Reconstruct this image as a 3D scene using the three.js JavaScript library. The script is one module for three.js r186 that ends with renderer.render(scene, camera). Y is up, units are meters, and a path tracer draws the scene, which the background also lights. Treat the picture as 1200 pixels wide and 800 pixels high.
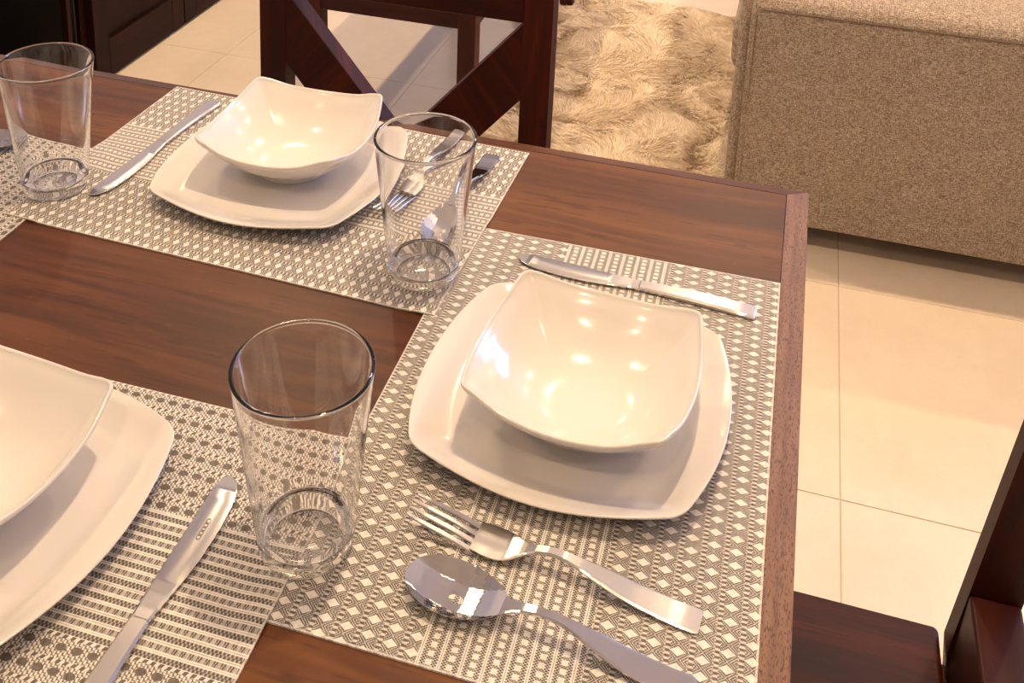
import * as THREE from 'three';
import { RoundedBoxGeometry } from 'three/addons/geometries/RoundedBoxGeometry.js';
import { mergeGeometries, mergeVertices, toCreasedNormals } from 'three/addons/utils/BufferGeometryUtils.js';
import { RectAreaLightUniformsLib } from 'three/addons/lights/RectAreaLightUniformsLib.js';

// ---------------------------------------------------------------- camera, light, exposure
const H = 0.78;                                   // table height
const scene = new THREE.Scene();
const camera = new THREE.PerspectiveCamera(2 * Math.atan(400 / 1317.1) * 180 / Math.PI, 1.5, 0.05, 40);
camera.position.set(-0.0474, 0.6357 + H, 1.1194);
camera.rotation.set(-0.2858, 0.2695, 0.0335, 'YXZ');
camera.setViewOffset(1200, 800, 16.5, 531.2, 1200, 800);   // the photograph is the lower crop of a larger frame
camera.updateProjectionMatrix();
scene.add(camera);

const renderer = new THREE.WebGLRenderer({ antialias: true });
renderer.toneMapping = THREE.LinearToneMapping;
renderer.toneMappingExposure = 1.1;
renderer.shadowMap.enabled = true;
RectAreaLightUniformsLib.init();
scene.background = new THREE.Color().setRGB(1.3, 2.0, 5.0);   // cold evening sky, seen only through the window
const WARM = new THREE.Color().setRGB(1.0, 0.705, 0.425);
const COOL = new THREE.Color().setRGB(0.34, 0.5, 1.0);
const LAMP_CD = 3.0;                              // candela of an ordinary downlight
const ROOM = { x0: -2.36, x1: 2.6, z0: -4.3, z1: 2.7, h: 2.65 };

// ---------------------------------------------------------------- helpers
let seed = 12345;
const rnd = () => { seed = (Math.imul(seed, 1664525) + 1013904223) >>> 0; return seed / 4294967296; };
const hash = (x, y, s) => { let h = Math.imul(x, 374761393) ^ Math.imul(y, 668265263) ^ Math.imul(s, 982451653); h = Math.imul(h ^ (h >>> 13), 1274126177); h ^= h >>> 16; return (h >>> 0) / 4294967296; };
const mod = (a, n) => ((a % n) + n) % n;
function pnoise(x, y, px, py, s) {              // periodic value noise
  const xi = Math.floor(x), yi = Math.floor(y); let fx = x - xi, fy = y - yi;
  fx = fx * fx * (3 - 2 * fx); fy = fy * fy * (3 - 2 * fy);
  const a = hash(mod(xi, px), mod(yi, py), s), b = hash(mod(xi + 1, px), mod(yi, py), s), c = hash(mod(xi, px), mod(yi + 1, py), s), d = hash(mod(xi + 1, px), mod(yi + 1, py), s);
  return a + (b - a) * fx + (c - a) * fy + (a - b - c + d) * fx * fy;
}
const clamp = (v, a = 0, b = 1) => Math.min(b, Math.max(a, v));
const sstep = (a, b, v) => { const t = clamp((v - a) / (b - a)); return t * t * (3 - 2 * t); };
const lerp = (a, b, t) => a + (b - a) * t;
function tex(w, h, fn, srgb, repeatX = 1, repeatY = 1) {
  const d = new Uint8Array(w * h * 4);
  for (let j = 0; j < h; j++) for (let i = 0; i < w; i++) {
    const c = fn((i + .5) / w, (j + .5) / h), k = (j * w + i) * 4;
    d[k] = clamp(c[0]) * 255; d[k + 1] = clamp(c[1]) * 255; d[k + 2] = clamp(c[2]) * 255; d[k + 3] = 255;
  }
  const t = new THREE.DataTexture(d, w, h, THREE.RGBAFormat);
  t.wrapS = t.wrapT = THREE.RepeatWrapping; t.magFilter = THREE.LinearFilter; t.minFilter = THREE.LinearMipmapLinearFilter; t.generateMipmaps = true; t.anisotropy = 8;
  if (srgb) t.colorSpace = THREE.SRGBColorSpace;
  t.repeat.set(repeatX, repeatY); t.needsUpdate = true; return t;
}
const mix3 = (a, b, t) => [lerp(a[0], b[0], t), lerp(a[1], b[1], t), lerp(a[2], b[2], t)];
function boxUV(g0, grain = 'x', off = [0, 0]) {   // uv in metres, u along the grain
  const g = g0.index ? g0.toNonIndexed() : g0, p = g.attributes.position, n = g.attributes.normal, uv = new Float32Array(p.count * 2);
  for (let i = 0; i < p.count; i += 3) {
    let nx = 0, ny = 0, nz = 0;
    for (let k = 0; k < 3; k++) { nx += Math.abs(n.getX(i + k)); ny += Math.abs(n.getY(i + k)); nz += Math.abs(n.getZ(i + k)); }
    for (let k = 0; k < 3; k++) {
      const x = p.getX(i + k), y = p.getY(i + k), z = p.getZ(i + k); let u, v;
      if (grain === 'x') { u = x; v = nx > ny && nx > nz ? z * .3 + y : (ny >= nz ? z : y); if (nx > ny && nx > nz) u = z * .15; }
      else if (grain === 'y') { u = y; v = nz >= nx ? x : z; if (ny > nx && ny > nz) { u = x * .15; v = z; } }
      else { u = z; v = ny >= nx ? x : y; if (nz > nx && nz > ny) { u = x * .15; v = y; } }
      uv[(i + k) * 2] = u + off[0]; uv[(i + k) * 2 + 1] = v + off[1];
    }
  }
  g.setAttribute('uv', new THREE.BufferAttribute(uv, 2)); return g;
}
let uvN = 0;
const nextOff = () => { uvN++; return [mod(uvN * 0.377, 1), mod(uvN * 0.233, 1)]; };
function rbox(w, h, d, x = 0, y = 0, z = 0, r = 0.003, grain = 'x') {
  const g = new RoundedBoxGeometry(w, h, d, 2, Math.min(r, w * .45, h * .45, d * .45)); g.translate(x, y, z);
  return boxUV(g, grain, nextOff());
}
function obj(name, g, m, parent = scene) {
  const o = new THREE.Mesh(g, m); o.name = name; o.castShadow = o.receiveShadow = true; parent.add(o); return o;
}
const used = {};
const numbered = (n) => { used[n] = (used[n] || 0) + 1; return used[n] === 1 ? n : n + '_' + String(used[n] - 1).padStart(3, '0'); };
function tag(o, label, category, group, kind) { o.userData.label = label; o.userData.category = category; if (group) o.userData.group = group; if (kind) o.userData.kind = kind; return o; }
function thing(name, label, category, [x, y, z] = [0, 0, 0], turn = 0, group) {
  const o = new THREE.Group(); o.name = numbered(name); o.position.set(x, y, z); o.rotation.y = turn; scene.add(o); return tag(o, label, category, group);
}
function struct(name, g, m, label, category) { const o = obj(name, g, m); o.userData.kind = 'structure'; if (label) o.userData.label = label; if (category) o.userData.category = category; return o; }
function dup(o, label, pos, turn) { const c = o.clone(); c.userData = { ...o.userData }; c.name = numbered(o.name.replace(/_\d{3}$/, '')); c.position.set(...pos); c.rotation.y = turn; if (label) c.userData.label = label; scene.add(c); return c; }

// ---------------------------------------------------------------- materials
function woodTex(dark, mid, light, s, contrast = 1) {
  return tex(1024, 512, (u, v) => {           // 1.0 m along the grain, 0.5 m across
    const warp = pnoise(u * 4, v * 6, 4, 6, s) * .06 + pnoise(u * 9, v * 14, 9, 14, s + 1) * .02;
    const w = v + warp;
    const broad = pnoise(u * 2, w * 9, 2, 9, s + 2), fine = pnoise(u * 7, w * 70, 7, 70, s + 3), pore = pnoise(u * 36, v * 230, 36, 230, s + 4), speck = pnoise(u * 90, v * 160, 90, 160, s + 6);
    let t = .5 + ((broad - .5) * .75 + (fine - .5) * .5) * contrast;
    let c = t < .5 ? mix3(dark, mid, t * 2) : mix3(mid, light, t * 2 - 1);
    c = mix3(c, dark, sstep(.72, .9, pore) * .45);
    c = mix3(c, light, sstep(.86, .95, speck) * .25);
    return c;
  }, true, 1, 2);
}
const woodBump = tex(1024, 512, (u, v) => { const a = pnoise(u * 36, v * 230, 36, 230, 44), b = pnoise(u * 6, v * 60, 6, 60, 45); const g = .6 * a + .4 * b; return [g, g, g]; }, false, 1, 2);
const tableMap = woodTex([.215, .103, .037], [.335, .184, .078], [.45, .28, .138], 11);
const redMap = woodTex([.13, .032, .013], [.205, .057, .025], [.30, .105, .046], 21);
const cabMap = woodTex([.07, .012, .008], [.125, .028, .018], [.19, .05, .03], 31);
const endMap = tex(512, 512, (u, v) => {        // open-pored edge board: short dark flecks along the grain
  const a = pnoise(u * 5, v * 30, 5, 30, 71), f = pnoise(u * 60, v * 150, 60, 150, 72), l = pnoise(u * 130, v * 170, 130, 170, 73);
  let c = mix3([.44, .31, .225], [.53, .395, .30], a); c = mix3(c, [.23, .12, .07], sstep(.62, .82, f) * .6); return mix3(c, [.6, .45, .34], sstep(.82, .95, l) * .5);
}, true, 7, 13);
const std = (o) => new THREE.MeshPhysicalMaterial(o);
const M = {
  table: std({ map: tableMap, bumpMap: woodBump, bumpScale: .00018, roughness: .45, clearcoat: .12, clearcoatRoughness: .3, specularIntensity: .55 }),
  tableEdge: std({ map: endMap, bumpMap: woodBump, bumpScale: .00025, roughness: .5 }),
  red: std({ map: redMap, bumpMap: woodBump, bumpScale: .0001, roughness: .5, specularIntensity: .45 }),
  cab: std({ map: cabMap, bumpMap: woodBump, bumpScale: .0001, roughness: .55, specularIntensity: .3 }),
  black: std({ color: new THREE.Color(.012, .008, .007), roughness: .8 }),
  china: std({ color: new THREE.Color(.73, .70, .67), roughness: .16, clearcoat: .6, clearcoatRoughness: .04, ior: 1.5 }),
  steel: std({ color: new THREE.Color(.58, .565, .55), metalness: 1, roughness: .27 }),
  polish: std({ color: new THREE.Color(.62, .605, .59), metalness: 1, roughness: .1 }),
  etch: std({ color: new THREE.Color(.30, .27, .24), metalness: .6, roughness: .6 }),
  glass: std({ color: 0xffffff, transmission: 1, thickness: .004, ior: 1.5, roughness: 0, attenuationColor: new THREE.Color(.86, .96, .93), attenuationDistance: .3 }),
  thinGlass: std({ color: 0xffffff, transmission: 1, thickness: 0, ior: 1.5, roughness: 0, side: THREE.DoubleSide }),
  pane: std({ color: 0xffffff, transmission: 1, thickness: 0, ior: 1.5, roughness: 0 }),
  wall: std({ color: new THREE.Color(.80, .77, .71), roughness: .9 }),
  ceil: std({ color: new THREE.Color(.88, .87, .84), roughness: .9 }),
  white: std({ color: new THREE.Color(.78, .77, .75), roughness: .4 }),
  grout: std({ color: new THREE.Color(.60, .50, .39), roughness: .9 }),
  lamp: std({ color: 0xffffff, emissive: new THREE.Color(1, .78, .5), emissiveIntensity: 40, roughness: .5 }),
};
const tileMap = tex(512, 512, (u, v) => { const a = pnoise(u * 5, v * 5, 5, 5, 91), b = pnoise(u * 23, v * 23, 23, 23, 92), c = pnoise(u * 90, v * 90, 90, 90, 93); return mix3([.85, .79, .71], [.89, .84, .77], .5 * a + .3 * b + .2 * c); }, true);
M.tile = std({ map: tileMap, roughness: .22, clearcoat: .3, clearcoatRoughness: .1 });
const sofaFn = (u, v) => { const h = pnoise(u * 70, v * 300, 70, 300, 61), w = pnoise(u * 300, v * 70, 300, 70, 62), d = pnoise(u * 220, v * 220, 220, 220, 63), b = pnoise(u * 7, v * 7, 7, 7, 64); return [h, w, d, b]; };
const sofaMap = tex(1024, 1024, (u, v) => {
  const [h, w, d, b] = sofaFn(u, v); let t = .38 * h + .38 * w + .24 * d;
  let c = mix3([.45, .395, .345], [.79, .735, .68], sstep(.22, .78, t)); c = mix3(c, [.34, .27, .21], sstep(.66, .85, d) * sstep(.5, .7, w) * .7); return mix3(c, mix3(c, [.6, .52, .44], .25), b);
}, true, 3.6, 3.6);
const sofaBump = tex(512, 512, (u, v) => { const [h, w, d] = sofaFn(u, v); const g = .4 * h + .4 * w + .2 * d; return [g, g, g]; }, false, 3.6, 3.6);
M.sofa = std({ map: sofaMap, bumpMap: sofaBump, bumpScale: .0007, roughness: .95, sheen: .35, sheenRoughness: .6, sheenColor: new THREE.Color(.6, .55, .5) });
M.cushion = std({ color: new THREE.Color(.06, .035, .028), roughness: .9 });

// woven place mats: u runs along the 45 cm side, v across the 30 cm side
const ML = 0.45, MS = 0.2986, MT = 0.0014;
function weave(side) {
  return (u, v) => {
    const X = u * ML, Y = v * MS; const jig = (pnoise(u * 40, v * 27, 40, 27, 5) - .5) * .0006;
    let l;                                                     // 0 dark yarn, 1 light yarn
    const inBand = Y > .1003 && Y < .1983;
    const edge = Math.min(X, Y, ML - X, MS - Y);
    const knit = ((Math.floor(X / .0009) + Math.floor(Y / .0009)) & 1);
    if (inBand && side === 0) {
      const n = (Y - .1003) / .0131, f = n - Math.floor(n), q = mod(X + jig, .0058) / .0058;
      if (f < .19) l = Math.abs(f - .095) < .018 ? .6 : 1;
      else if (f > .44 && f < .74) l = q < .34 ? (knit ? .7 : .2) : .95;
      else l = mod(X + (f > .5 ? .0007 : 0), .0019) < .0011 !== (mod(f * 11, 2) < 1) ? .08 : .85;
    } else if (inBand) {
      const n = (Y - .1003) / .0065, k = Math.floor(n), f = n - k;
      if (f < .40) { l = 1; if (Math.abs(f - .2) < .035) l = .62; }
      else {
        const q = mod(X + jig, .0054) / .0054, row = (f - .40) / .60;
        if (k & 1) l = q < .6 ? (mod(q * 6 + (row > .5 ? .5 : 0), 2) < 1 ? .12 : .75) : .82;
        else l = mod(q * 4 + (row > .5 ? 1 : 0), 2) < 1.1 ? .15 : .8;
        if (side === 1) l *= .8;
      }
    } else {
      const cp = .01475, rp = .0108;
      const yy = Y < .1003 ? Y : Y - .1983, col = Math.floor(yy / cp), a = yy / cp - col - .5, b = mod((X + jig + (side ? (col & 1) * .0054 : col * .0016)) / rp, 1) - .5;
      const d = Math.pow(Math.abs(a - .06) / .36, .9) + Math.pow(Math.abs(b) / .33, .9);
      if (side === 0) {
        if (d < 1) l = .97;
        else if (d < 1.16) l = .22;
        else { const w = (Math.abs(a - .06) * cp + Math.abs(b) * rp * 1.1) / .0021; l = mod(w, 1) < .44 ? (knit ? .3 : .02) : (knit ? .9 : .55); }
        if (a < -.26 && d > 1) l = mod(b * 3 + .5, 1) < .5 ? .2 : .85;
        if (Math.abs(a) > .465) l = mod(X, .0022) < .0011 ? .78 : .45;
      } else {
        const dd = Math.hypot((a - .02) / .17, b / .33), seg = mod(yy / .0031 + (Math.floor(X / .0021) & 1) * .5, 1);
        if (dd < 1) l = .16 + .1 * knit;
        else l = mod(X, .0021) < .0012 ? (seg < .8 ? .98 : .35) : (seg < .45 ? .2 : .62);
        if (a < -.34) l = mod(b * 2 + a * 1.2, 1) < .5 ? .18 : .95;
      }
    }
    if (edge < .0014) l = lerp(l, .92, .7);
    return l;
  };
}
function matMaterial(side) {
  const f = weave(side), W = 1536, Hh = 1024;
  const soft = (u, v) => { const e = .28 / W; return (f(u, v) * 2 + f(u + e, v) + f(u - e, v) + f(u, v + e) + f(u, v - e)) / 6; };
  const map = tex(W, Hh, (u, v) => { const n = pnoise(u * 260, v * 170, 260, 170, 8 + side); return mix3([.255, .228, .198], [.90, .882, .862], clamp(soft(u, v) + (n - .5) * .16)); }, true);
  const bump = tex(W, Hh, (u, v) => { const l = soft(u, v); return [l, l, l]; }, false);
  return std({ map, bumpMap: bump, bumpScale: .0005, roughness: .62, clearcoat: .08, clearcoatRoughness: .5 });
}
M.matA = matMaterial(0); M.matB = matMaterial(1);

// ---------------------------------------------------------------- room shell
{
  const R = ROOM, w = R.x1 - R.x0, d = R.z1 - R.z0, cx = (R.x0 + R.x1) / 2, cz = (R.z0 + R.z1) / 2, T = .12;
  const floor = struct('floor', new THREE.BoxGeometry(w + 2 * T, .1, d + 2 * T).translate(cx, -.0525, cz), M.grout, 'floor of large glossy cream tiles with thin grout joints');
  const P = .573, tg = new RoundedBoxGeometry(P - .0016, .012, P - .0016, 1, .0009);
  { const p = tg.attributes.position, uv = tg.attributes.uv; for (let i = 0; i < p.count; i++) uv.setXY(i, p.getX(i) / P + .5, p.getZ(i) / P + .5); }
  for (let i = -5; i < 5; i++) for (let k = -7; k < 6; k++) {
    const x = .123 + (i + .5) * P, z = -.425 + (k + .5) * P;
    if (x - P / 2 < R.x0 - .5 || x + P / 2 > R.x1 + .5 || z - P / 2 < R.z0 - .4 || z + P / 2 > R.z1 + .4) continue;
    const x0 = Math.max(x - P / 2, R.x0), x1 = Math.min(x + P / 2, R.x1), z0 = Math.max(z - P / 2, R.z0), z1 = Math.min(z + P / 2, R.z1);
    if (x1 - x0 < .02 || z1 - z0 < .02) continue;
    const t = obj('tile', tg, M.tile, floor); t.position.set((x0 + x1) / 2, -.006, (z0 + z1) / 2); t.scale.set((x1 - x0) / P, 1, (z1 - z0) / P);
  }
  struct('ceiling', new THREE.BoxGeometry(w + 2 * T, .1, d + 2 * T).translate(cx, R.h + .05, cz), M.ceil);
  struct('wall_left', new THREE.BoxGeometry(T, R.h, d).translate(R.x0 - T / 2, R.h / 2, cz), M.wall);
  struct('wall_back', new THREE.BoxGeometry(w + 2 * T, R.h, T).translate(cx, R.h / 2, R.z0 - T / 2), M.wall);
  struct('wall_front', new THREE.BoxGeometry(w + 2 * T, R.h, T).translate(cx, R.h / 2, R.z1 + T / 2), M.wall);
  // right wall with the window opening the dishes mirror
  const wz0 = -3.9, wz1 = -2.1, wy0 = .95, wy1 = 2.25;
  struct('wall_right', mergeGeometries([
    new THREE.BoxGeometry(T, wy0, d).translate(R.x1 + T / 2, wy0 / 2, cz),
    new THREE.BoxGeometry(T, R.h - wy1, d).translate(R.x1 + T / 2, (R.h + wy1) / 2, cz),
    new THREE.BoxGeometry(T, wy1 - wy0, wz0 - R.z0).translate(R.x1 + T / 2, (wy0 + wy1) / 2, (wz0 + R.z0) / 2),
    new THREE.BoxGeometry(T, wy1 - wy0, R.z1 - wz1).translate(R.x1 + T / 2, (wy0 + wy1) / 2, (wz1 + R.z1) / 2)]), M.wall);
  const win = new THREE.Group(); win.name = 'window_1'; win.userData.kind = 'structure'; win.position.set(R.x1 + T / 2, 0, 0); scene.add(win);
  const wm = (wy0 + wy1) / 2, zm = (wz0 + wz1) / 2;
  obj('window_frame', mergeGeometries([
    rbox(.06, .06, wz1 - wz0, 0, wy0 + .03, zm, .004, 'z'), rbox(.06, .06, wz1 - wz0, 0, wy1 - .03, zm, .004, 'z'),
    rbox(.06, wy1 - wy0, .06, 0, wm, wz0 + .03, .004, 'y'), rbox(.06, wy1 - wy0, .06, 0, wm, wz1 - .03, .004, 'y'), rbox(.06, wy1 - wy0, .07, 0, wm, zm, .004, 'y')]), M.white, win);
  for (const s of [-1, 1]) obj('pane', new THREE.PlaneGeometry((wz1 - wz0) / 2 - .1, wy1 - wy0 - .12).rotateY(Math.PI / 2).translate(0, wm, zm + s * (wz1 - wz0 - .02) / 4), M.pane, win);
  const day = new THREE.RectAreaLight(COOL, 7, wz1 - wz0 - .1, wy1 - wy0 - .1); day.name = 'window_daylight'; day.position.set(R.x1 - .02, wm, zm); day.lookAt(0, wm, zm); scene.add(day);
  const bh = .09;
  struct('baseboard_left', rbox(.015, bh, d, R.x0 + .0075, bh / 2, cz, .003, 'z'), M.white);
  struct('baseboard_back', rbox(w, bh, .015, cx, bh / 2, R.z0 + .0075, .003, 'x'), M.white);
  struct('baseboard_right', rbox(.015, bh, d, R.x1 - .0075, bh / 2, cz, .003, 'z'), M.white);
}
// recessed ceiling downlights: their points of light show in every glossy dish
{
  const spots = [];
  for (const x of [-1.35, -.12, 1.15]) for (const z of [-2.7, -1.45, .22, 1.6]) spots.push([x, z, x === -.12 && z === .22 ? 1.9 : z < -1 ? 2.1 : .75]);   // the lamp over the table and those over the sitting corner are brighter
  const ring = new THREE.LatheGeometry([[.062, 0], [.061, -.004], [.05, -.006], [.046, -.003], [.046, .006]].map(([r, y]) => new THREE.Vector2(r, y)), 32);
  const disc = new THREE.CylinderGeometry(.045, .045, .003, 32);
  spots.forEach(([x, z, k]) => {
    const t = thing('ceiling_downlight', 'round recessed ceiling downlight with white trim ring', 'light', [x, ROOM.h, z], 0, 'recessed ceiling downlights');
    obj('trim_ring', ring, M.white, t); const d = obj('lamp_disc', disc, M.lamp, t); d.position.y = -.0016;
    const l = new THREE.SpotLight(WARM, LAMP_CD * k, 0, 1.25, .75, 2); l.name = 'downlight_beam'; l.position.set(0, -.012, 0); l.target.position.set(0, -2, 0); l.castShadow = true; l.shadow.radius = 1.8; l.shadow.mapSize.set(1024, 1024);
    t.add(l); t.add(l.target); l.target.name = 'beam_target';
  });
}

// ---------------------------------------------------------------- dining table
const TX0 = -1.057, TZ1 = .82;
{
  const t = thing('dining_table', 'dark brown wooden dining table with sloping mitred edge boards, set for a meal', 'table', [TX0 / 2, 0, TZ1 / 2]);
  const L = -TX0, W = TZ1, e = .0224, th = .038, drop = .006, y = H;
  obj('tabletop', rbox(L - 2 * e - .0008, th, W - 2 * e - .0008, 0, y - th / 2, 0, .0008, 'x'), M.table, t);
  function edge(len, turn, mat, grain) {          // mitred strip, sloping down to the outside
    const h = len / 2, v = [[-h + e, 0, 0], [h - e, 0, 0], [h, -drop, e], [-h, -drop, e], [-h + e, -th, 0], [h - e, -th, 0], [h, -th, e], [-h, -th, e]];
    const f = [[0, 3, 2, 1], [3, 7, 6, 2], [4, 5, 6, 7], [0, 1, 5, 4], [1, 2, 6, 5], [0, 4, 7, 3]], pos = [];
    for (const q of f) for (const k of [0, 1, 2, 0, 2, 3]) pos.push(...v[q[k]]);
    const g = new THREE.BufferGeometry(); g.setAttribute('position', new THREE.Float32BufferAttribute(pos, 3)); g.computeVertexNormals();
    const m = obj('edge_board', boxUV(g, 'x', nextOff()), mat, t); return m;
  }
  let m = edge(L, 0, M.table); m.position.set(0, y, W / 2 - e);
  m = edge(L, 0, M.table); m.rotation.y = Math.PI; m.position.set(0, y, -W / 2 + e);
  m = edge(W, 0, M.tableEdge); m.rotation.y = Math.PI / 2; m.position.set(L / 2 - e, y, 0); m.userData.label = 'lighter open-grained sloping edge board';
  m = edge(W, 0, M.tableEdge); m.rotation.y = -Math.PI / 2; m.position.set(-L / 2 + e, y, 0);
  for (const s of [-1, 1]) { obj('apron', rbox(L - .22, .085, .02, 0, y - th - .0425, s * (W / 2 - .075), .002, 'x'), M.table, t); obj('apron', rbox(.02, .085, W - .22, s * (L / 2 - .075), y - th - .0425, 0, .002, 'z'), M.table, t); }
  for (const sx of [-1, 1]) for (const sz of [-1, 1]) obj('leg', rbox(.072, y - th, .072, sx * (L / 2 - .085), (y - th) / 2, sz * (W / 2 - .085), .004, 'y'), M.table, t);
}

// ---------------------------------------------------------------- place mats
const MATS = [];                                   // {cx, cz, a, hl, hs}
function placeMat(cx, cz, a, mat, label, under) {
  const nx = 90, nz = 60, hl = ML / 2, hs = MS / 2;
  const world = (x, z) => [cx + Math.cos(a) * x + Math.sin(a) * z, cz - Math.sin(a) * x + Math.cos(a) * z];
  const lift = (x, z) => {
    const [wx, wz] = world(x, z); let y = 0;
    for (const m of under) {
      const dx = wx - m.cx, dz = wz - m.cz, lx = Math.cos(m.a) * dx - Math.sin(m.a) * dz, lz = Math.sin(m.a) * dx + Math.cos(m.a) * dz;
      const out = Math.hypot(Math.max(0, Math.abs(lx) - m.hl), Math.max(0, Math.abs(lz) - m.hs));
      y = Math.max(y, (MT + .0002) * (1 - sstep(.001, .022, out)));
    }
    return y;
  };
  const pos = [], uv = [], idx = [];
  for (const top of [1, 0]) for (let j = 0; j <= nz; j++) for (let i = 0; i <= nx; i++) {
    const x = -hl + ML * i / nx, z = -hs + MS * j / nz; pos.push(x, lift(x, z) + .0002 + top * MT, z); uv.push(i / nx, j / nz);
  }
  const n1 = (nx + 1) * (nz + 1), id = (t, i, j) => (t ? 0 : n1) + j * (nx + 1) + i;
  for (let j = 0; j < nz; j++) for (let i = 0; i < nx; i++) {
    idx.push(id(1, i, j), id(1, i, j + 1), id(1, i + 1, j + 1), id(1, i, j), id(1, i + 1, j + 1), id(1, i + 1, j));
    idx.push(id(0, i, j), id(0, i + 1, j + 1), id(0, i, j + 1), id(0, i, j), id(0, i + 1, j), id(0, i + 1, j + 1));
  }
  const rim = []; for (let i = 0; i < nx; i++) rim.push([i, 0]); for (let j = 0; j < nz; j++) rim.push([nx, j]); for (let i = nx; i > 0; i--) rim.push([i, nz]); for (let j = nz; j > 0; j--) rim.push([0, j]);
  rim.forEach((p, k) => { const q = rim[(k + 1) % rim.length]; idx.push(id(1, ...p), id(1, ...q), id(0, ...q), id(1, ...p), id(0, ...q), id(0, ...p)); });
  const g = new THREE.BufferGeometry(); g.setAttribute('position', new THREE.Float32BufferAttribute(pos, 3)); g.setAttribute('uv', new THREE.Float32BufferAttribute(uv, 2)); g.setIndex(idx);
  const o = obj(numbered('placemat'), toCreasedNormals(g, .7), mat); o.position.set(cx, H, cz); o.rotation.y = a;
  tag(o, label, 'placemat', 'woven place mats on the table');
  const m = { cx, cz, a, hl, hs }; MATS.push(m); return m;
}
const rightMat = placeMat(-.3212 + .1493 + .0018, .1858 + .225 - .0012, .0082 + Math.PI / 2, M.matA, 'pale woven place mat lying against the lighter edge board at the table end', []);
const leftMat = placeMat(-.8845, .405, .012 + Math.PI / 2, M.matB, 'grey-brown woven place mat tucked under another mat, with a spoon tip on it', []);
placeMat(-.7515 + .225 - .0043, .0176 + .1493 + .0065, -.0289, M.matA, 'pale woven place mat in front of the cross-back chair, lying over two other mats', [rightMat, leftMat]);
placeMat(-.7644 + .225 + .0014, .4854 + .1493 - .0022, .0098, M.matB, 'darker woven place mat, reverse side up with bold white stripes, under a knife', [rightMat, leftMat]);

// ---------------------------------------------------------------- dishes
function outline(a, n, rc) {                        // rounded square with bowed sides -> [[theta, r], ...]
  const Rs = a * n, k = Rs - a, d = (-2 * k + Math.sqrt(4 * k * k - 8 * (k * k - (Rs - rc) ** 2))) / 4, ph = Math.atan2(d, d + k), out = [];
  for (let q = 0; q < 4; q++) {
    const add = (x, y) => out.push([Math.atan2(y, x) + q * Math.PI / 2, Math.hypot(x, y)]);
    for (let i = 0; i <= 16; i++) { const al = -ph + 2 * ph * i / 16; add(-k + Rs * Math.cos(al), Rs * Math.sin(al)); }
    for (let i = 1; i < 12; i++) { const b = ph + (Math.PI / 2 - 2 * ph) * i / 12; add(d + rc * Math.cos(b), d + rc * Math.sin(b)); }
  }
  return out;
}
function dish(o, a, rings, h1, h2 = 0) {                    // rings: [fraction, squareness, height, lift share]
  const N = o.length, pos = [], idx = [];
  rings.forEach(([f, sq, y, l]) => o.forEach(([t, r]) => { const rr = f * lerp(a, r, sq); pos.push(rr * Math.cos(t), y + l * (h1 * -Math.cos(4 * t) + h2 * ((1 - Math.cos(4 * t)) / 2) ** 5), rr * Math.sin(t)); }));
  for (let k = 0; k + 1 < rings.length; k++) for (let j = 0; j < N; j++) { const j2 = (j + 1) % N, A = k * N + j, B = k * N + j2, C = A + N, D = B + N; idx.push(A, B, D, A, D, C); }
  const g = new THREE.BufferGeometry(); g.setAttribute('position', new THREE.Float32BufferAttribute(pos, 3)); g.setIndex(idx);
  const m = mergeVertices(g, 1e-6); m.computeVertexNormals(); return m;
}
function dense(rings, n = 3) {                      // Catmull-Rom between the given rings
  const out = []; const cr = (a, b, c, d, t) => .5 * (2 * b + (c - a) * t + (2 * a - 5 * b + 4 * c - d) * t * t + (3 * b - a - 3 * c + d) * t * t * t);
  for (let i = 0; i + 1 < rings.length; i++) { const p = [rings[Math.max(0, i - 1)], rings[i], rings[i + 1], rings[Math.min(rings.length - 1, i + 2)]]; for (let k = 0; k < n; k++) out.push(p[0].map((_, c) => cr(p[0][c], p[1][c], p[2][c], p[3][c], k / n))); }
  out.push(rings[rings.length - 1]); return out;
}
const plateGeo = dish(outline(.1197, 2.0901, .0258), .1197, [
  ...dense([[.0005, 1, .0055, 0], [.35, 1, .0055, 0], [.68, 1, .0055, 0], [.76, 1, .0061, 0], [.82, 1, .0083, .1], [.88, 1, .0113, .3], [.94, 1, .0148, .7], [.98, 1, .0168, 1], [.994, 1, .0175, 1]]),
  [1, 1, .0171, 1], [1.0005, 1, .0163, 1], [.996, 1, .0154, 1],
  ...dense([[.985, 1, .0145, 1], [.9, 1, .0095, .5], [.78, 1, .0045, .1], [.68, 1, .0022, 0]]), [.66, 1, .0002, 0], [.65, 1, 0, 0], [.62, 1, 0, 0], [.61, 1, .0022, 0], [.0005, 1, .0022, 0]], .0019);
const bowlGeo = dish(outline(.0853, 2.9065, .0100), .0853, [
  ...dense([[.0005, 0, .0058, 0], [.2, 0, .006, 0], [.34, .05, .0066, 0], [.48, .15, .0096, .02], [.63, .38, .0165, .1], [.78, .68, .0275, .3], [.89, .88, .0385, .6], [.955, 1, .0442, .9], [.976, 1, .0470, 1]]),
  [.986, 1, .0479, 1], [.996, 1, .0479, 1], [1.003, 1, .0469, 1], [1.002, 1, .0456, 1],
  ...dense([[.985, 1, .0428, .9], [.90, .9, .0340, .6], [.77, .64, .0224, .3], [.62, .34, .0128, .1], [.52, .1, .0082, 0], [.485, 0, .0070, 0]]), [.474, 0, .0058, 0], [.47, 0, .0004, 0], [.464, 0, 0, 0], [.44, 0, 0, 0], [.43, 0, .003, 0], [.0005, 0, .003, 0]], .0019, .0079);
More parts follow.
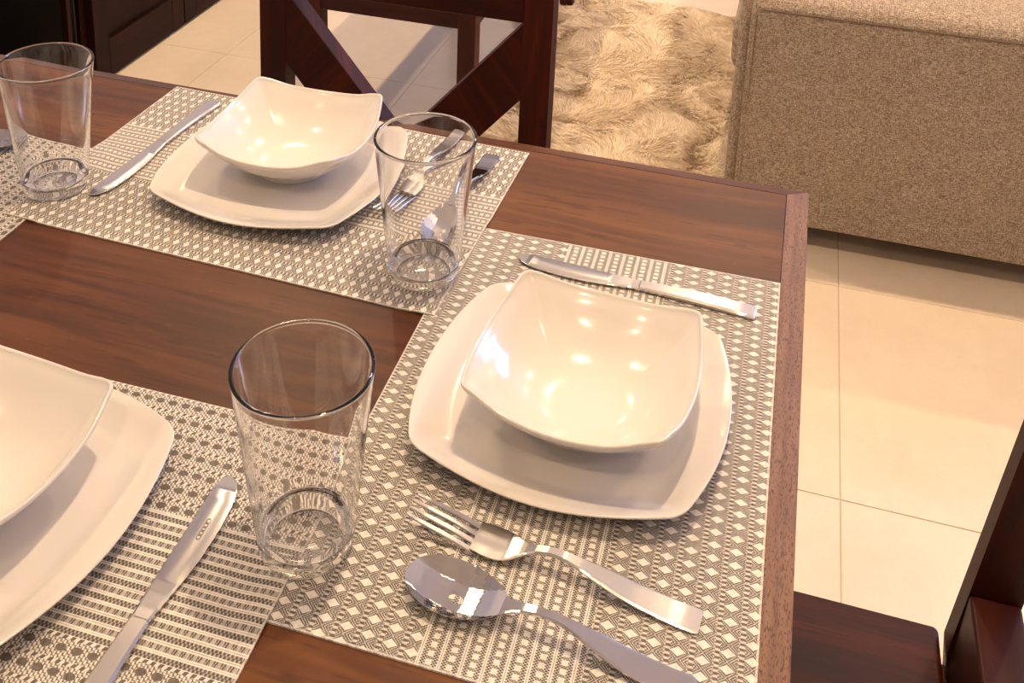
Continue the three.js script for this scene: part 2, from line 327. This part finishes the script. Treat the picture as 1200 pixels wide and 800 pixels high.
function plateAndBowl(px, pz, pt, bx, bz, bt, labels) {
  const p = obj(numbered('dinner_plate'), plateGeo, M.china); p.position.set(px, H + .0018, pz); p.rotation.y = pt; tag(p, labels[0], 'plate', 'square dinner plates');
  const b = obj(numbered('bowl'), bowlGeo, M.china); b.position.set(bx, H + .0018 + .0056, bz); b.rotation.y = bt; tag(b, labels[1], 'bowl', 'square bowls on the plates');
}
plateAndBowl(-.172, .3949, -.0346, -.1627, .4046, -.0694, ['white rounded-square plate beside the lighter edge board, between a knife and a fork', 'white square bowl on the plate beside the lighter edge board of the table']);
plateAndBowl(-.5361, .16, -.0103, -.5322, .1464, .0341, ['white rounded-square plate between two tumblers, in front of the cross-back chair', 'white square bowl with upturned corners in front of the cross-back chair']);
plateAndBowl(-.5449, .6223, -.083, -.5550, .6160, -.0851, ['white rounded-square plate on the darker reversed mat with bold stripes', 'white square bowl on the plate on the darker reversed mat']);

// ---------------------------------------------------------------- tumblers
{
  const R0 = .0312, R1 = .0457, hh = .1395, wt = .0021, V = (a) => a.map(([r, y]) => new THREE.Vector2(Math.max(r, 0), y));
  const outer = (y) => lerp(R0, R1, Math.pow(y / hh, .94)), by = .0150;
  const top = hh - .0030, wall = [];                      // wall and lip: a closed shell of solid glass
  for (let i = 0; i <= 16; i++) { const y = by + (top - by) * i / 16; wall.push([outer(y), y]); }
  for (let i = 0; i <= 12; i++) { const a = -.35 + (Math.PI + .7) * i / 12; wall.push([R1 - wt / 2 + .0014 * Math.cos(a), hh - .0014 + .0014 * Math.sin(a)]); }
  for (let i = 16; i >= 0; i--) { const y = by + (top - by) * i / 16; wall.push([outer(y) - lerp(.0026, wt, i / 16), y]); }
  wall.push(wall[0]);
  const ring = [[R0 * .80, .0010], [R0 * .86, 0], [R0 * .93, 0], [R0 * .985, .0012], [outer(.004), .004], [outer(.009), .009], [outer(by), by - .0003], [outer(by) - .0028, by - .0005], [R0 * .84, .0110], [R0 * .79, .0085], [R0 * .77, .004], [R0 * .80, .0010]];
  const sheetA = [[0, .0020], [R0 * .5, .0018], [R0 * .765, .0014]], sheetB = [[0, .0092], [R0 * .4, .0094], [R0 * .70, .0104], [R0 * .82, .0116]];
  const G = { wall: new THREE.LatheGeometry(V(wall), 72), ring: new THREE.LatheGeometry(V(ring), 72), a: new THREE.LatheGeometry(V(sheetA), 72), b: new THREE.LatheGeometry(V(sheetB), 72) };
  for (const [x, z, label] of [[-.3148, .5762, 'clear glass tumbler standing where the striped reversed mat overlaps its neighbour'], [-.3393, .2752, 'clear glass tumbler with a fork and spoon seen through it'], [-.7449, .2579, 'clear glass tumbler beside a knife tip, dark cabinet behind it']]) {
    const t = thing('glass_tumbler', label, 'glass', [x, H + .0034, z], 0, 'clear glass tumblers');
    obj('wall', G.wall, M.glass, t); const b = obj('base', G.ring, M.glass, t); obj('base_underside', G.a, M.thinGlass, b); obj('base_floor', G.b, M.thinGlass, b);
  }
}

// ---------------------------------------------------------------- cutlery (x runs from tip to handle end, z sideways)
function ribbon(st) {                               // st: [s, centre z, half width, bottom y, thickness]
  const pos = [], idx = [], K = 8;
  for (const [s, c, w, y, t] of st) {
    const b = Math.min(w * .22, t * .6);
    for (const [z, yy] of [[-w, .3 * t], [-w + b, 0], [w - b, 0], [w, .3 * t], [w, .7 * t], [w - b, t], [-w + b, t], [-w, .7 * t]]) pos.push(s, y + yy, c + z);
  }
  for (let i = 0; i + 1 < st.length; i++) for (let k = 0; k < K; k++) { const k2 = (k + 1) % K, A = i * K + k, B = i * K + k2, C = A + K, D = B + K; idx.push(A, C, D, A, D, B); }
  const e = (st.length - 1) * K; for (let k = 1; k < K - 1; k++) { idx.push(0, k, k + 1); idx.push(e, e + k + 1, e + k); }
  const g = new THREE.BufferGeometry(); g.setAttribute('position', new THREE.Float32BufferAttribute(pos, 3)); g.setIndex(idx);
  return toCreasedNormals(g, .55);
}
function refine(st, n = 4) { return dense(st, n); }
function knife(mirror, etched) {
  const s = mirror ? -1 : 1, g = new THREE.Group();
  const blade = [[0, -.001, .0012, .0022, .0007], [.002, .0002, .0040, .0021, .0009], [.006, .0013, .0067, .0020, .0011], [.014, .0026, .0090, .0019, .0014], [.03, .0038, .0103, .0017, .0017], [.055, .0040, .0106, .0014, .0020], [.080, .0030, .0096, .0012, .0023], [.100, .0015, .0078, .001, .0028], [.112, .0008, .0068, .0008, .0034], [.1165, .0006, .0066, .0007, .0037]];
  let bl = refine(blade, 6);
  bl = bl.map((r) => { const q = r.slice(); if (q[0] > .008 && q[0] < .062) { const z = (Math.floor(q[0] / .0009) & 1) * .00035; q[1] -= z / 2; q[2] -= z / 2; } return q; }).map((r) => [r[0], r[1] * s, r[2], r[3], r[4]]);
  const flip = (x) => x;
  const b = obj('blade', flip(ribbon(bl)), M.steel, g);
  obj('collar', ribbon([[.1166, .0006 * s, .0069, .0006, .0039], [.1174, .0006 * s, .0069, .0006, .0039]]), M.polish, g);
  obj('handle', ribbon(refine([[.1175, .0006 * s, .0066, .0007, .0038], [.14, .0004 * s, .0070, .0003, .0050], [.175, 0, .0081, .0001, .0056], [.205, 0, .0090, .0001, .0046], [.2165, 0, .0092, .0002, .0036], [.2205, 0, .0086, .0004, .0030], [.2215, 0, .0070, .0008, .0022]], 3)), M.steel, g);
  if (etched) { const e = []; for (let i = 0; i < 5; i++) e.push(new THREE.TorusGeometry(.0017, .00022, 4, 14).rotateX(Math.PI / 2).scale(1.25, .3, .8).translate(.040 + i * .0032, .00372, .0045 * s)); obj('etched_mark', mergeGeometries(e), M.etch, b); }
  return g;
}
const headBump = (s) => 0;
function fork() {
  const g = new THREE.Group();
  const headY = (s) => s < .05 ? lerp(.0115, .0042, Math.sin(Math.min(1, s / .05) * Math.PI / 2)) : 0;
  for (let i = 0; i < 4; i++) {
    const z = (i - 1.5) * .0064, out = Math.sign(i - 1.5) * (Math.abs(i - 1.5) > 1 ? 1 : .4);
    obj('tine', ribbon(refine([[0, z * .92, .0006, headY(0), .0009], [.002, z * .92, .0012, headY(.002), .0014], [.012, z * .96, .0016, headY(.012), .0017], [.03, z, .0019, headY(.03), .0019], [.052, z, .0021, headY(.05), .0020]], 3)), M.steel, g);
  }
  obj('head', ribbon(refine([[.0475, 0, .0115, .0043, .0019], [.052, 0, .0122, .0040, .0020], [.059, 0, .0127, .0036, .0021], [.066, 0, .0124, .0036, .0021], [.073, 0, .0106, .0044, .0022], [.079, 0, .0076, .0060, .0024], [.085, 0, .0047, .0082, .0027], [.0905, 0, .0034, .0100, .0030]], 5)), M.steel, g);
  obj('handle', ribbon(refine([[.090, 0, .0034, .0099, .0030], [.104, 0, .0033, .0128, .0031], [.120, 0, .0046, .0112, .0028], [.136, 0, .0070, .0078, .0025], [.155, 0, .0083, .0038, .0022], [.178, 0, .0090, .0010, .0020], [.194, 0, .0093, .0002, .0019], [.1985, 0, .0088, .0002, .0017], [.2, 0, .0074, .0004, .0013]], 4)), M.steel, g);
  return g;
}
function spoon() {
  const g = new THREE.Group(), N = 72, Rn = 20, L = .0345, Wd = .0205, pos = [], idx = [];
  const pt = (r, t, under) => {
    const cx = Math.cos(t), egg = 1 - .10 * cx;               // fuller toward the tip
    const x = .0352 - L * r * -cx * 1, z = Wd * r * Math.sin(t) * egg, d = .0092 * (1 - r * r);
    const rimY = .0088 + .002 * sstep(.3, 1, r * cx) + .0012 * sstep(.3, 1, -r * cx);
    return [x, rimY - d - (under ? .0011 : 0) * (1 - .2 * r), z];
  };
  for (const under of [0, 1]) for (let i = 0; i <= Rn; i++) for (let j = 0; j < N; j++) pos.push(...pt(Math.max(i / Rn, .001), j / N * 2 * Math.PI, under));
  const id = (u, i, j) => u * (Rn + 1) * N + i * N + (j % N);
  for (let i = 0; i < Rn; i++) for (let j = 0; j < N; j++) { idx.push(id(0, i, j), id(0, i + 1, j + 1), id(0, i + 1, j), id(0, i, j), id(0, i, j + 1), id(0, i + 1, j + 1)); idx.push(id(1, i, j), id(1, i + 1, j), id(1, i + 1, j + 1), id(1, i, j), id(1, i + 1, j + 1), id(1, i, j + 1)); }
  for (let j = 0; j < N; j++) idx.push(id(0, Rn, j), id(0, Rn, j + 1), id(1, Rn, j + 1), id(0, Rn, j), id(1, Rn, j + 1), id(1, Rn, j));
  const bg = new THREE.BufferGeometry(); bg.setAttribute('position', new THREE.Float32BufferAttribute(pos, 3)); bg.setIndex(idx);
  obj('spoon_bowl', toCreasedNormals(bg, 1.2), M.polish, g);
  obj('handle', ribbon(refine([[.0665, 0, .0078, .0088, .0013], [.0705, 0, .0058, .0098, .0021], [.077, 0, .0040, .0112, .0028], [.088, 0, .0032, .0136, .0031], [.104, 0, .0034, .0142, .0031], [.118, 0, .0050, .0112, .0028], [.133, 0, .0072, .0070, .0025], [.150, 0, .0085, .0030, .0022], [.170, 0, .0092, .0006, .0020], [.183, 0, .0094, .0002, .0019], [.187, 0, .0088, .0002, .0017], [.1885, 0, .0074, .0004, .0013]], 4)), M.polish, g);
  return g;
}
function lay(g, name, label, cat, group, x, z, ex, ez, y = .0018) {   // from tip (x, z) toward handle end (ex, ez)
  const o = g; o.name = numbered(name); o.position.set(x, H + y, z); o.rotation.y = Math.atan2(-(ez - z), ex - x); scene.add(o); return tag(o, label, cat, group);
}
lay(knife(false, false), 'table_knife', 'steel table knife behind a bowl, handle toward the lighter edge board', 'knife', 'steel table knives', -.2625, .2235, -.0405, .2385);
lay(knife(false, false), 'table_knife', 'steel table knife between a tumbler and the plate in front of the cross-back chair', 'knife', 'steel table knives', -.7005, .2625, -.6855, .0515);
lay(knife(true, true), 'table_knife', 'serrated steel table knife with an etched blade, on the darker reversed mat', 'knife', 'steel table knives', -.3885, .5435, -.3850, .765);
lay(fork(), 'fork', 'steel fork lying in the open beside a polished spoon, below a plate', 'fork', 'steel forks', -.2545, .5355, -.0590, .5565);
lay(fork(), 'fork', 'steel fork behind the tumbler, near the cross-back chair', 'fork', 'steel forks', -.4080, .2080, -.3890, .0560);
lay(spoon(), 'spoon', 'polished steel spoon lying in the open beside a fork, mirror-bright bowl', 'spoon', 'polished spoons', -.2415, .5820, -.0435, .6045);
lay(spoon(), 'spoon', 'polished steel spoon with its bowl behind the tumbler near the cross-back chair', 'spoon', 'polished spoons', -.3440, .2390, -.3385, .0560);
lay(spoon(), 'spoon', 'polished steel spoon on the grey-brown tucked-under mat, beside a tumbler', 'spoon', 'polished spoons', -.8280, .2040, -1.028, .2300);

// ---------------------------------------------------------------- chairs (face +z, origin on the floor under the middle of the back)
function chair(name, label, pos, turn, { W = .454, sw = .042, lean = .03, seatW = .45, seatD = .40, gap = 0, cross = true, sd = .034 }) {
  const t = thing(name, label, 'chair', pos, turn, 'dark wooden dining chairs');
  const top = .90, k = lean, m = M.red;      // the back leans by k metres per metre above the seat
  const leanGeo = (g) => { const p = g.attributes.position; for (let i = 0; i < p.count; i++) { const y = p.getY(i) - .45; if (y > 0) p.setZ(i, p.getZ(i) - k * y); else p.setZ(i, p.getZ(i) + .10 * y); } g.computeVertexNormals(); return g; };
  const tall = (w, h, d, x, y, z, grain) => { const g = new THREE.BoxGeometry(w, h, d, 1, 10, 1).translate(x, y, z); return leanGeo(boxUV(g.toNonIndexed(), grain, nextOff())); };
  for (const s of [-1, 1]) obj('back_post', tall(sw, top, sd, s * (W / 2 - sw / 2), top / 2, -sd / 2, 'y'), m, t);
  const iw = W - 2 * sw, jy = .783, vext = .115, slope = 1.165;
  obj('top_rail', leanGeo(rbox(iw, .105, .026, 0, jy + .0525, -sd / 2, .003, 'x')), m, t);
  obj('lower_rail', leanGeo(rbox(iw, .095, sd - .001, 0, .478, -sd / 2, .003, 'x')), m, t);
  for (const s of cross ? [-1, 1] : []) {                 // crossing boards
    const len = (jy - .46) / slope + .02, x0 = -iw / 2 - .004, sh = new THREE.Shape();
    const y0 = jy + .004 * slope; sh.moveTo(x0, y0); sh.lineTo(x0 + (y0 - .50) / slope, .50); sh.lineTo(x0 + (y0 - vext - .50) / slope, .50); sh.lineTo(x0, y0 - vext); sh.closePath();
    const th = s > 0 ? .028 : .030, g = new THREE.ExtrudeGeometry(sh, { depth: th, bevelEnabled: true, bevelSize: .0012, bevelThickness: .0012, bevelSegments: 1 }).translate(0, 0, -sd / 2 - th / 2);
    if (s > 0) g.rotateY(Math.PI).translate(0, 0, -sd);
    const uvp = g.attributes.uv, p = g.attributes.position; for (let i = 0; i < p.count; i++) uvp.setXY(i, p.getX(i) * .65 * -s + p.getY(i) * .75 + .3 * s, p.getX(i) * .75 * s + p.getY(i) * .65 + p.getZ(i));
    obj('cross_board', leanGeo(g), m, t);
  }
  obj('seat', rbox(seatW, .028, seatD, 0, .436, seatD / 2 + gap, .006, 'z'), m, t);
  obj('seat_rail', rbox(seatW - .08, .05, .02, 0, .397, seatD - .03 + gap, .002, 'x'), m, t);
  for (const s of [-1, 1]) { obj('seat_rail', rbox(.02, .05, seatD - .02, s * (seatW / 2 - .025), .397, seatD / 2 - .02 + gap, .002, 'z'), m, t); obj('front_leg', rbox(.04, .422, .04, s * (seatW / 2 - .03), .211, seatD - .03 + gap, .003, 'y'), m, t); }
  return t;
}
chair('dining_chair', 'dark mahogany cross-back chair pushed in behind the table, floor showing through its back', [-.583, 0, -.3], 0, {});
chair('dining_chair', 'dark wooden rail-back chair at the table end with the lighter edge board', [.163, 0, .412], -Math.PI / 2, { W: .424, sw: .024, lean: .125, seatW: .436, seatD: .40, gap: .004, cross: false, sd: .045 });

// ---------------------------------------------------------------- long low table behind the far chair, far end on the rug
{
  const w = .42, d = 1.145, hh = .46, z0 = -1.12;
  const t = thing('coffee_table', 'long narrow dark wooden coffee table behind the cross-back chair, one leg on the shag rug', 'table', [-.918, 0, z0 - d / 2]);
  obj('table_top', rbox(w + .03, .025, d + .03, 0, hh + .0125, 0, .004, 'z'), M.red, t);
  for (const s of [-1, 1]) { obj('apron', rbox(w - .08, .07, .018, 0, hh - .035, s * (d / 2 - .012), .002, 'x'), M.red, t); obj('apron', rbox(.018, .07, d - .08, s * (w / 2 - .012), hh - .035, 0, .002, 'z'), M.red, t); }
  for (const sx of [-1, 1]) for (const sz of [-1, 1]) { const y0 = sz < 0 && sx > 0 ? .020 : 0; obj('leg', rbox(.042, hh - y0, .042, sx * (w / 2 - .021), (hh + y0) / 2, sz * (d / 2 - .021), .003, 'y'), M.red, t); }
}
// ---------------------------------------------------------------- sideboard along the left wall
{
  const X = -1.815, D = .5, z0 = -2.72, z1 = -.72, hh = .62;
  const t = thing('sideboard', 'very dark reddish wooden sideboard with framed doors and an open bay, against the wall', 'cabinet', [X - D / 2, 0, (z0 + z1) / 2]);
  const cz = (z0 + z1) / 2, b = (n, w, h, d, x, y, z, grain = 'z', m = M.cab, par = t) => obj(n, rbox(w, h, d, x - (X - D / 2), y, z - cz, .0015, grain), m, par);
  b('top_board', D + .02, .03, z1 - z0 + .03, X - D / 2, hh + .015, cz); b('base_board', D - .03, .035, z1 - z0, X - D / 2 - .015, .0225, cz);
  b('back_panel', .012, hh - .04, z1 - z0 - .04, X - D + .01, hh / 2 + .02, cz);
  for (const z of [z0 + .012, -1.25, z1 - .012]) b('side_panel', D - .02, hh - .04, .024, X - D / 2 - .01, hh / 2 + .02, z, 'y');
  b('divider', .02, hh - .04, .016, X - .014, hh / 2 + .02, -1.175, 'y');
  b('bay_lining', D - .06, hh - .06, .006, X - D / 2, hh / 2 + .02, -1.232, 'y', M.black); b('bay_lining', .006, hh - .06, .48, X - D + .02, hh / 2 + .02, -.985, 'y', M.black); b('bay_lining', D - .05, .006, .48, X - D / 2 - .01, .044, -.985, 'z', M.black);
  const dw = .44;
  for (let i = 0; i < 3; i++) {
    const dz = -1.262 - dw / 2 - i * (dw + .006), door = b('door', .016, hh - .025, dw, X - .016, hh / 2 - .004, dz, 'y');
    const p = (n, w, h, d, x, y, z, g, m) => b(n, w, h, d, x, y, z, g, m || M.cab, door);
    for (const s of [-1, 1]) { p('stile', .014, hh - .025, .062, X - .003, hh / 2 - .004, dz + s * (dw / 2 - .031), 'y'); }
    p('rail', .014, .108, dw - .126, X - .003, .009 + .054, dz, 'z'); p('rail', .014, .07, dw - .126, X - .003, hh - .018 - .035, dz, 'z');
    p('knob', .02, .024, .024, X + .014, .36, dz + (i === 0 ? -1 : 1) * (dw / 2 - .03), 'z', M.steel);
  }
}
// ---------------------------------------------------------------- shag rug
{
  const x0 = -.83, x1 = -.07, z0 = -2.34, z1 = -1.22;
  const t = thing('shag_rug', 'cream long-pile shag rug between the dark chair and the sofa', 'rug', [(x0 + x1) / 2, 0, (z0 + z1) / 2]);
  const cx = (x0 + x1) / 2, cz = (z0 + z1) / 2;
  obj('backing', new RoundedBoxGeometry(x1 - x0, .012, z1 - z0, 2, .004).translate(0, .007, 0), std({ color: new THREE.Color(.5, .38, .25), roughness: 1 }), t);
  // one tuft: five bent tapering blades
  const pos = [], idx = []; let n = 0;
  for (let k = 0; k < 5; k++) {
    const a = k * 1.2566 + .3, px = .0035 * Math.cos(a * 1.7), pz = .0035 * Math.sin(a * 1.7), hx = Math.cos(a), hz = Math.sin(a), S = 3;
    for (let i = 0; i <= S; i++) { const f = i / S, w = .0015 * (1 - .75 * f), bx = px + (.014 + .003 * (k % 3)) * f * f + hx * .004 * f, y = .034 * (f - .22 * f * f) * (1 - .08 * (k % 3)), bz = pz + hz * .006 * f; pos.push(bx - hz * w, y, bz + hx * w, bx + hz * w, y, bz - hx * w); if (i < S) { idx.push(n, n + 1, n + 3, n, n + 3, n + 2); } n += 2; }
  }
  const g = new THREE.BufferGeometry(); g.setAttribute('position', new THREE.Float32BufferAttribute(pos, 3)); g.setIndex(idx); g.computeVertexNormals();
  const N = 52000, im = new THREE.InstancedMesh(g, std({ color: 0xffffff, roughness: .85, sheen: .3, sheenColor: new THREE.Color(1, .9, .75), side: THREE.DoubleSide }), N);
  im.name = 'pile'; im.userData.kind = 'stuff'; im.castShadow = im.receiveShadow = true;
  const m4 = new THREE.Matrix4(), q = new THREE.Quaternion(), e = new THREE.Euler(), v = new THREE.Vector3(), sc = new THREE.Vector3(), c = new THREE.Color();
  for (let i = 0; i < N; i++) {
    const x = lerp(x0, x1, rnd()), z = lerp(z0, z1, rnd());
    const f1 = pnoise(x * 6.5 + 50, z * 6.5 + 50, 997, 997, 301), f2 = pnoise(x * 14 + 50, z * 14 + 50, 997, 997, 302), f3 = pnoise(x * 5 + 20, z * 5 + 20, 997, 997, 303), f4 = pnoise(x * 22 + 20, z * 22 + 20, 997, 997, 304);
    const dir = (f1 * 2.1 + f2 * .7) * Math.PI * 1.6 + (rnd() - .5) * .9, tilt = .05 + .8 * f3 + .4 * (rnd() - .5), s = .75 + .4 * rnd() + .35 * (f4 - .5);
    e.set(0, -dir, -tilt, 'YXZ'); q.setFromEuler(e); v.set(x - cx, .010, z - cz); sc.set(s, s, s); m4.compose(v, q, sc); im.setMatrixAt(i, m4);
    const tt = clamp(.6 + .7 * (rnd() - .5) + .5 * (f4 - .5)); c.setRGB(lerp(.70, .97, tt), lerp(.55, .87, tt), lerp(.39, .72, tt)); im.setColorAt(i, c);
  }
  t.add(im);
}
// ---------------------------------------------------------------- sofa (faces -x; its arm stands toward the table)
{
  const t = thing('fabric_sofa', 'tan woven-fabric sofa with a piped front arm panel, beside the shag rug', 'sofa', [.38, 0, -2.1]);
  const T = (g) => g.translate(-.38, 0, 2.1);
  function arm(zo, zi) {                            // profile in (z, y), swept along x
    const s = zo > zi ? 1 : -1, sh = new THREE.Shape(), w = Math.abs(zo - zi);
    sh.moveTo(0, .07); sh.lineTo(.004, .30); sh.lineTo(0, .545); sh.quadraticCurveTo(-.004, .562, -.04, .570); sh.quadraticCurveTo(-w * .5, .584, -w + .04, .572); sh.quadraticCurveTo(-w, .566, -w, .53); sh.lineTo(-w, .07); sh.closePath();
    const len = .98, g = new THREE.ExtrudeGeometry(sh, { depth: len, steps: 1, bevelEnabled: true, bevelSize: .008, bevelThickness: .010, bevelSegments: 3, curveSegments: 10 });
    // shape x -> world z, shape y -> world y, depth -> world x
    const p = g.attributes.position; for (let i = 0; i < p.count; i++) { const a = p.getX(i), y = p.getY(i), dpt = p.getZ(i); p.setXYZ(i, -.095 + dpt, y, zo + s * a); }
    if (s > 0) { /* mirrored axis order keeps winding */ } else { const ix = g.index; }
    g.computeVertexNormals(); return g;
  }
  const uvM = (g, grain = 'x') => boxUV(toCreasedNormals(g.index ? g.toNonIndexed() : g, .6), grain, nextOff());
  const Zo = -1.108, Zi = -1.325;
  const a1 = obj('arm', T(uvM(arm(Zo, Zi))), M.sofa, t); obj('arm', T(uvM(arm(-3.10, -2.885))), M.sofa, t);
  const front = obj('arm_front_panel', T(uvM(new RoundedBoxGeometry(.028, .49, .212, 4, .012).translate(-.118, .32, (Zo + Zi) / 2), 'y')), M.sofa, t);
  // piping around the panel's outer edge, and the seam on the arm
  const pip = new THREE.CatmullRomCurve3([[-.104, .075, Zo + .006], [-.104, .3, Zo + .008], [-.104, .53, Zo + .006], [-.104, .568, Zo - .02], [-.104, .586, Zo - .08], [-.104, .583, Zi + .04]].map((p) => new THREE.Vector3(...p)));
  obj('piping', T(uvM(new THREE.TubeGeometry(pip, 60, .0055, 8), 'y')), M.sofa, front);
  const seam = new THREE.CatmullRomCurve3([[-.09, .543, Zo + .0095], [.2, .543, Zo + .0105], [.5, .542, Zo + .0095], [.88, .543, Zo + .0095]].map((p) => new THREE.Vector3(...p)));
  obj('seam', T(uvM(new THREE.TubeGeometry(seam, 60, .0016, 6))), std({ color: new THREE.Color(.16, .11, .08), roughness: 1 }), a1);
  obj('base', T(uvM(new RoundedBoxGeometry(.93, .20, 1.55, 3, .02).translate(.37, .17, -2.105))), M.sofa, t);
  for (const s of [0, 1]) obj('seat_cushion', T(uvM(new RoundedBoxGeometry(.74, .17, .765, 6, .055).translate(.215, .345, -1.716 - s * .775))), M.sofa, t);
  obj('backrest', T(uvM(new RoundedBoxGeometry(.24, .78, 1.55, 5, .07).translate(.76, .49, -2.105))), M.sofa, t);
  for (const x of [-.03, .80]) for (const z of [-1.2, -2.99]) obj('foot', T(new THREE.CylinderGeometry(.026, .02, .068, 16).translate(x, .034, z)), M.black, t);
  const c = obj('throw_cushion', uvM(new RoundedBoxGeometry(.40, .40, .14, 6, .065)), M.cushion); c.position.set(.42, .634, -1.50); c.rotation.set(-.16, 0, 0); tag(c, 'dark brown throw cushion leaning inside the tan sofa arm', 'cushion');
}
scene.updateMatrixWorld(true);
renderer.render(scene, camera);
